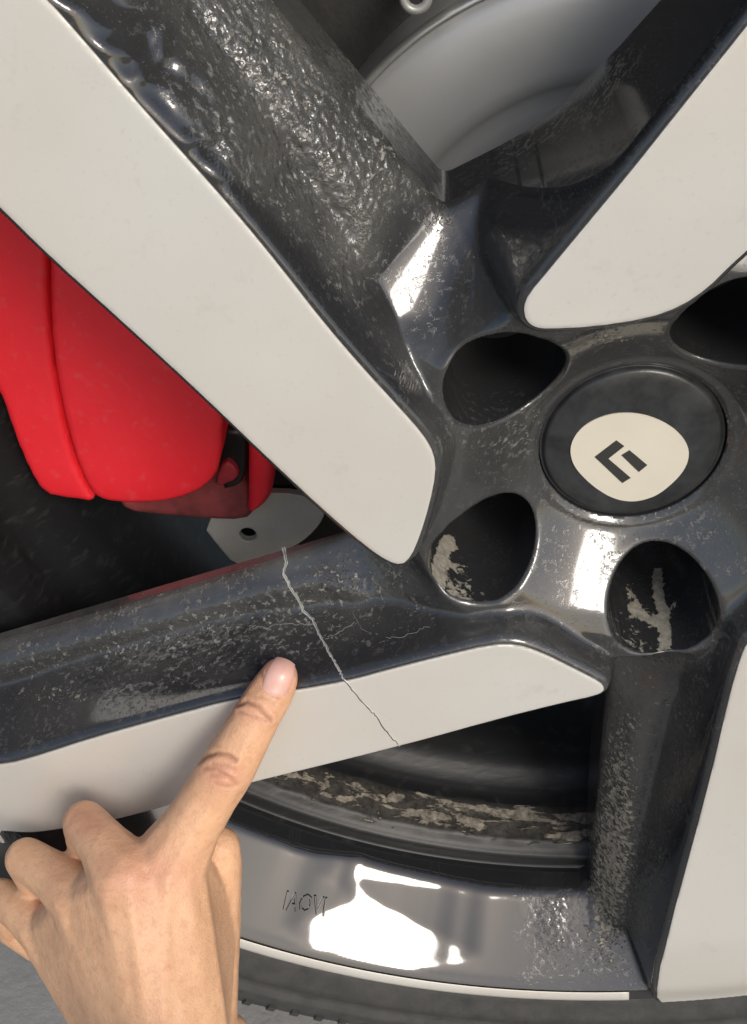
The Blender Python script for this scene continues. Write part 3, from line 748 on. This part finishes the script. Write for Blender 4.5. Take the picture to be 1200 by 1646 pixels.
for bl in balls:
    b0 = len(Vs)*len(iv); Vs.append(iv*bl[3]+bl[:3]); Fs += [[i+b0 for i in f] for f in ifc]
Vs = np.vstack(Vs)
hm = bpy.data.meshes.new('raw'); hm.from_pydata(tow(Vs).tolist(), [], Fs)
ho = bpy.data.objects.new('raw', hm); COL.objects.link(ho)
md = ho.modifiers.new('r', 'REMESH'); md.mode = 'VOXEL'; md.voxel_size = .0006; md.use_smooth_shade = True
sm_ = ho.modifiers.new('s', 'SMOOTH'); sm_.factor = .6; sm_.iterations = 20
bpy.context.view_layer.update()
me = bpy.data.meshes.new_from_object(ho.evaluated_get(bpy.context.evaluated_depsgraph_get()))
bpy.data.objects.remove(ho); me.name = 'hand'
nV = len(me.vertices)
co = np.zeros(nV*3, np.float32); me.vertices.foreach_get('co', co); co = co.reshape(-1, 3).astype(float)
no = np.zeros(nV*3, np.float32); me.vertices.foreach_get('normal', no); no = no.reshape(-1, 3).astype(float)
cw = (co-np.array([0, 0, HUB])) @ TW; nw = no @ TW          # back to wheel coordinates
hp = P2(cw); facing = np.clip(((CAMW-cw)*nw).sum(1)/np.linalg.norm(CAMW-cw, axis=1)*3, 0, 1)
def segd(P, poly):
    d = np.full(len(P), 1e9)
    for (ax, ay), (bx, by) in zip(poly[:-1], poly[1:]):
        ex, ey = bx-ax, by-ay; t = np.clip(((P[:, 0]-ax)*ex+(P[:, 1]-ay)*ey)/(ex*ex+ey*ey), 0, 1)
        d = np.minimum(d, np.hypot(P[:, 0]-ax-ex*t, P[:, 1]-ay-ey*t))
    return d
crs = [([(382, 1133), (396, 1127), (414, 1134), (436, 1157)], .55, 3.0), ([(384, 1143), (402, 1150), (428, 1160)], .3, 2.6), ([(418, 1118), (432, 1124), (440, 1130)], .22, 2.6),
       ([(318, 1226), (330, 1215), (348, 1210), (366, 1214), (378, 1222)], .6, 3.4), ([(330, 1234), (348, 1236), (368, 1250), (380, 1260)], .28, 3.6), ([(338, 1246), (352, 1244), (372, 1252)], .25, 3.0), ([(342, 1228), (362, 1230), (378, 1240)], .22, 3.),
       ([(345, 1258), (360, 1264), (376, 1262)], .2, 3.), ([(418, 1078), (424, 1102), (434, 1118), (448, 1121), (462, 1112), (470, 1092)], .22, 2.4)]
disp = np.zeros(nV); cr = np.zeros(nV)
for pl, dep, wd in crs:
    near = (hp[:, 0] > min(p[0] for p in pl)-20) & (hp[:, 0] < max(p[0] for p in pl)+20) & (hp[:, 1] > min(p[1] for p in pl)-20) & (hp[:, 1] < max(p[1] for p in pl)+20)
    ii = np.flatnonzero(near); 
    if not len(ii): continue
    d = segd(hp[ii], pl); g_ = np.exp(-(d/wd)**2)
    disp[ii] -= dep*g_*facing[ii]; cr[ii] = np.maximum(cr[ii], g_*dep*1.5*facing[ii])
    disp[ii] += .3*dep*np.exp(-((d-2.4*wd)/wd)**2)*facing[ii]
# cushions: knuckle pad and flesh round the nail
nailax = (np.array([436., 1116.]), np.array([457., 1064.]))
for (x0, y0, x1, y1) in ((268, 1420, 262, 1640), (208, 1440, 232, 1640)):   # tendons
    d_ = segd(hp, [(x0, y0), (x1, y1)]); disp += .5*np.exp(-(d_/11)**2)*facing
disp += .35*np.exp(-(((hp[:, 0]-360)/26)**2+((hp[:, 1]-1245)/20)**2))*facing
disp += np.array([.10*noise.noise(Vector(p*260)) for p in co]) if nV < 400000 else 0
co2 = co+no*disp[:, None]/1000
me.vertices.foreach_set('co', co2.ravel().astype(np.float32)); me.update()
red = np.clip(.9*np.exp(-(((hp[:, 0]-360)/30)**2+((hp[:, 1]-1243)/24)**2))+.55*np.exp(-(((hp[:, 0]-412)/32)**2+((hp[:, 1]-1142)/26)**2))+.8*np.exp(-(((hp[:, 0]-452)/34)**2+((hp[:, 1]-1080)/34)**2))
              + .5*np.exp(-(((hp[:, 0]-136)/40)**2+((hp[:, 1]-1320)/30)**2))+.5*np.exp(-(((hp[:, 0]-268)/50)**2+((hp[:, 1]-1400)/40)**2))+.5*np.exp(-(((hp[:, 0]-205)/40)**2+((hp[:, 1]-1420)/40)**2)), 0, 1)
for nm, arr in (('red', red), ('crease', np.clip(cr, 0, 1))):
    at = me.attributes.new(nm, 'FLOAT', 'POINT'); at.data.foreach_set('value', arr.astype(np.float32))
def skin():
    m, n, b = mat('skin')
    t = noisetex(n, 60, 9, .72); base = ramp(n, t.outputs[0], [(.3, (.60, .33, .185)), (.7, (.75, .455, .265))]).outputs[0]
    c = mixc(n, math_(n, 'MULTIPLY', attr(n, 'red'), .7), base, (.58, .25, .17))
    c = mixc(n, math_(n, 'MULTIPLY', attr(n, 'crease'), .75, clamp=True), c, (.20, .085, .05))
    n.links.new(c, b.inputs['Base Color']); b.inputs['Roughness'].default_value = .5
    sp = noisetex(n, 420, 5, .7); c = mixc(n, ramp(n, sp.outputs[0], [(.50, 0), (.72, .55)]).outputs[0], c, (.52, .24, .14)); n.links.new(c, b.inputs['Base Color']); b.inputs['Subsurface Weight'].default_value = .10; b.inputs['Subsurface Radius'].default_value = (1, .4, .2); b.inputs['Subsurface Scale'].default_value = .003
    v = n.nodes.new('ShaderNodeTexVoronoi'); v.inputs['Scale'].default_value = 1500
    tc = n.nodes.new('ShaderNodeTexCoord'); n.links.new(tc.outputs['Object'], v.inputs['Vector'])
    h = math_(n, 'ADD', math_(n, 'MULTIPLY', v.outputs['Distance'], .5), noisetex(n, 500, 6).outputs[0])
    h = math_(n, 'ADD', h, math_(n, 'MULTIPLY', noisetex(n, 120, 5, .6).outputs[0], 1.5)); bump(n, b, h, .6, .0003); return m
M_SKIN = skin(); me.materials.clear()
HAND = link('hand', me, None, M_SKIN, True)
tag(HAND, "bare hand with the index finger pointing at the crack in the spoke", 'hand')
# nail
dep = bpy.context.evaluated_depsgraph_get()
bv = BVHTree.FromPolygons([Vector(c_) for c_ in co2], [p.vertices[:] for p in me.polygons])
ax = nailax[1]-nailax[0]; Lx = np.linalg.norm(ax); ax = ax/Lx; sd_ = np.array([-ax[1], ax[0]])
camw = Vector(tow(CAMW)[0]); nv_, nf_ = [], []; NU, NVv = 22, 20
for i in range(NU):
    v_ = -1+2*i/(NU-1)
    for j in range(NVv):
        u_ = -1+2*j/(NVv-1)
        # squircle outline, blunter at the free edge
        uu_, vv_ = u_*math.sqrt(1-.36*v_*v_), v_*math.sqrt(1-.30*u_*u_)
        p = (nailax[0]+nailax[1])/2+np.array([1.0, 0.])+ax*vv_*31+sd_*uu_*24.5
        d = Vector((TW @ ray(*p))); d.normalize()
        h = bv.ray_cast(camw, d)
        if h[0] is None: nv_.append(nv_[-1]); continue
        edge = max(abs(u_), abs(v_)); lift = .00028 if edge < .99 else -.0003
        if v_ > .9: lift = .00045 if edge < .99 or v_ > .99 and abs(u_) < .8 else -.0002
        nv_.append(h[0]+h[1]*lift)
for i in range(NU-1):
    for j in range(NVv-1): nf_.append([i*NVv+j, i*NVv+j+1, (i+1)*NVv+j+1, (i+1)*NVv+j])
# smooth the nail a little so it reads as one plate
A_ = np.array([v[:] for v in nv_]).reshape(NU, NVv, 3)
for _ in range(3): A_[1:-1, 1:-1] = .5*A_[1:-1, 1:-1]+.125*(A_[:-2, 1:-1]+A_[2:, 1:-1]+A_[1:-1, :-2]+A_[1:-1, 2:])
m, n, b = mat('nail'); b.inputs['Roughness'].default_value = .28
t = noisetex(n, 60, 3); n.links.new(ramp(n, t.outputs[0], [(.35, (.66, .36, .29)), (.65, (.74, .46, .38))]).outputs[0], b.inputs['Base Color'])
b.inputs['Subsurface Weight'].default_value = .2; b.inputs['Subsurface Radius'].default_value = (1, .4, .3); b.inputs['Subsurface Scale'].default_value = .002
mesh('fingernail', A_.reshape(-1, 3), nf_, HAND, m, True, world=True)
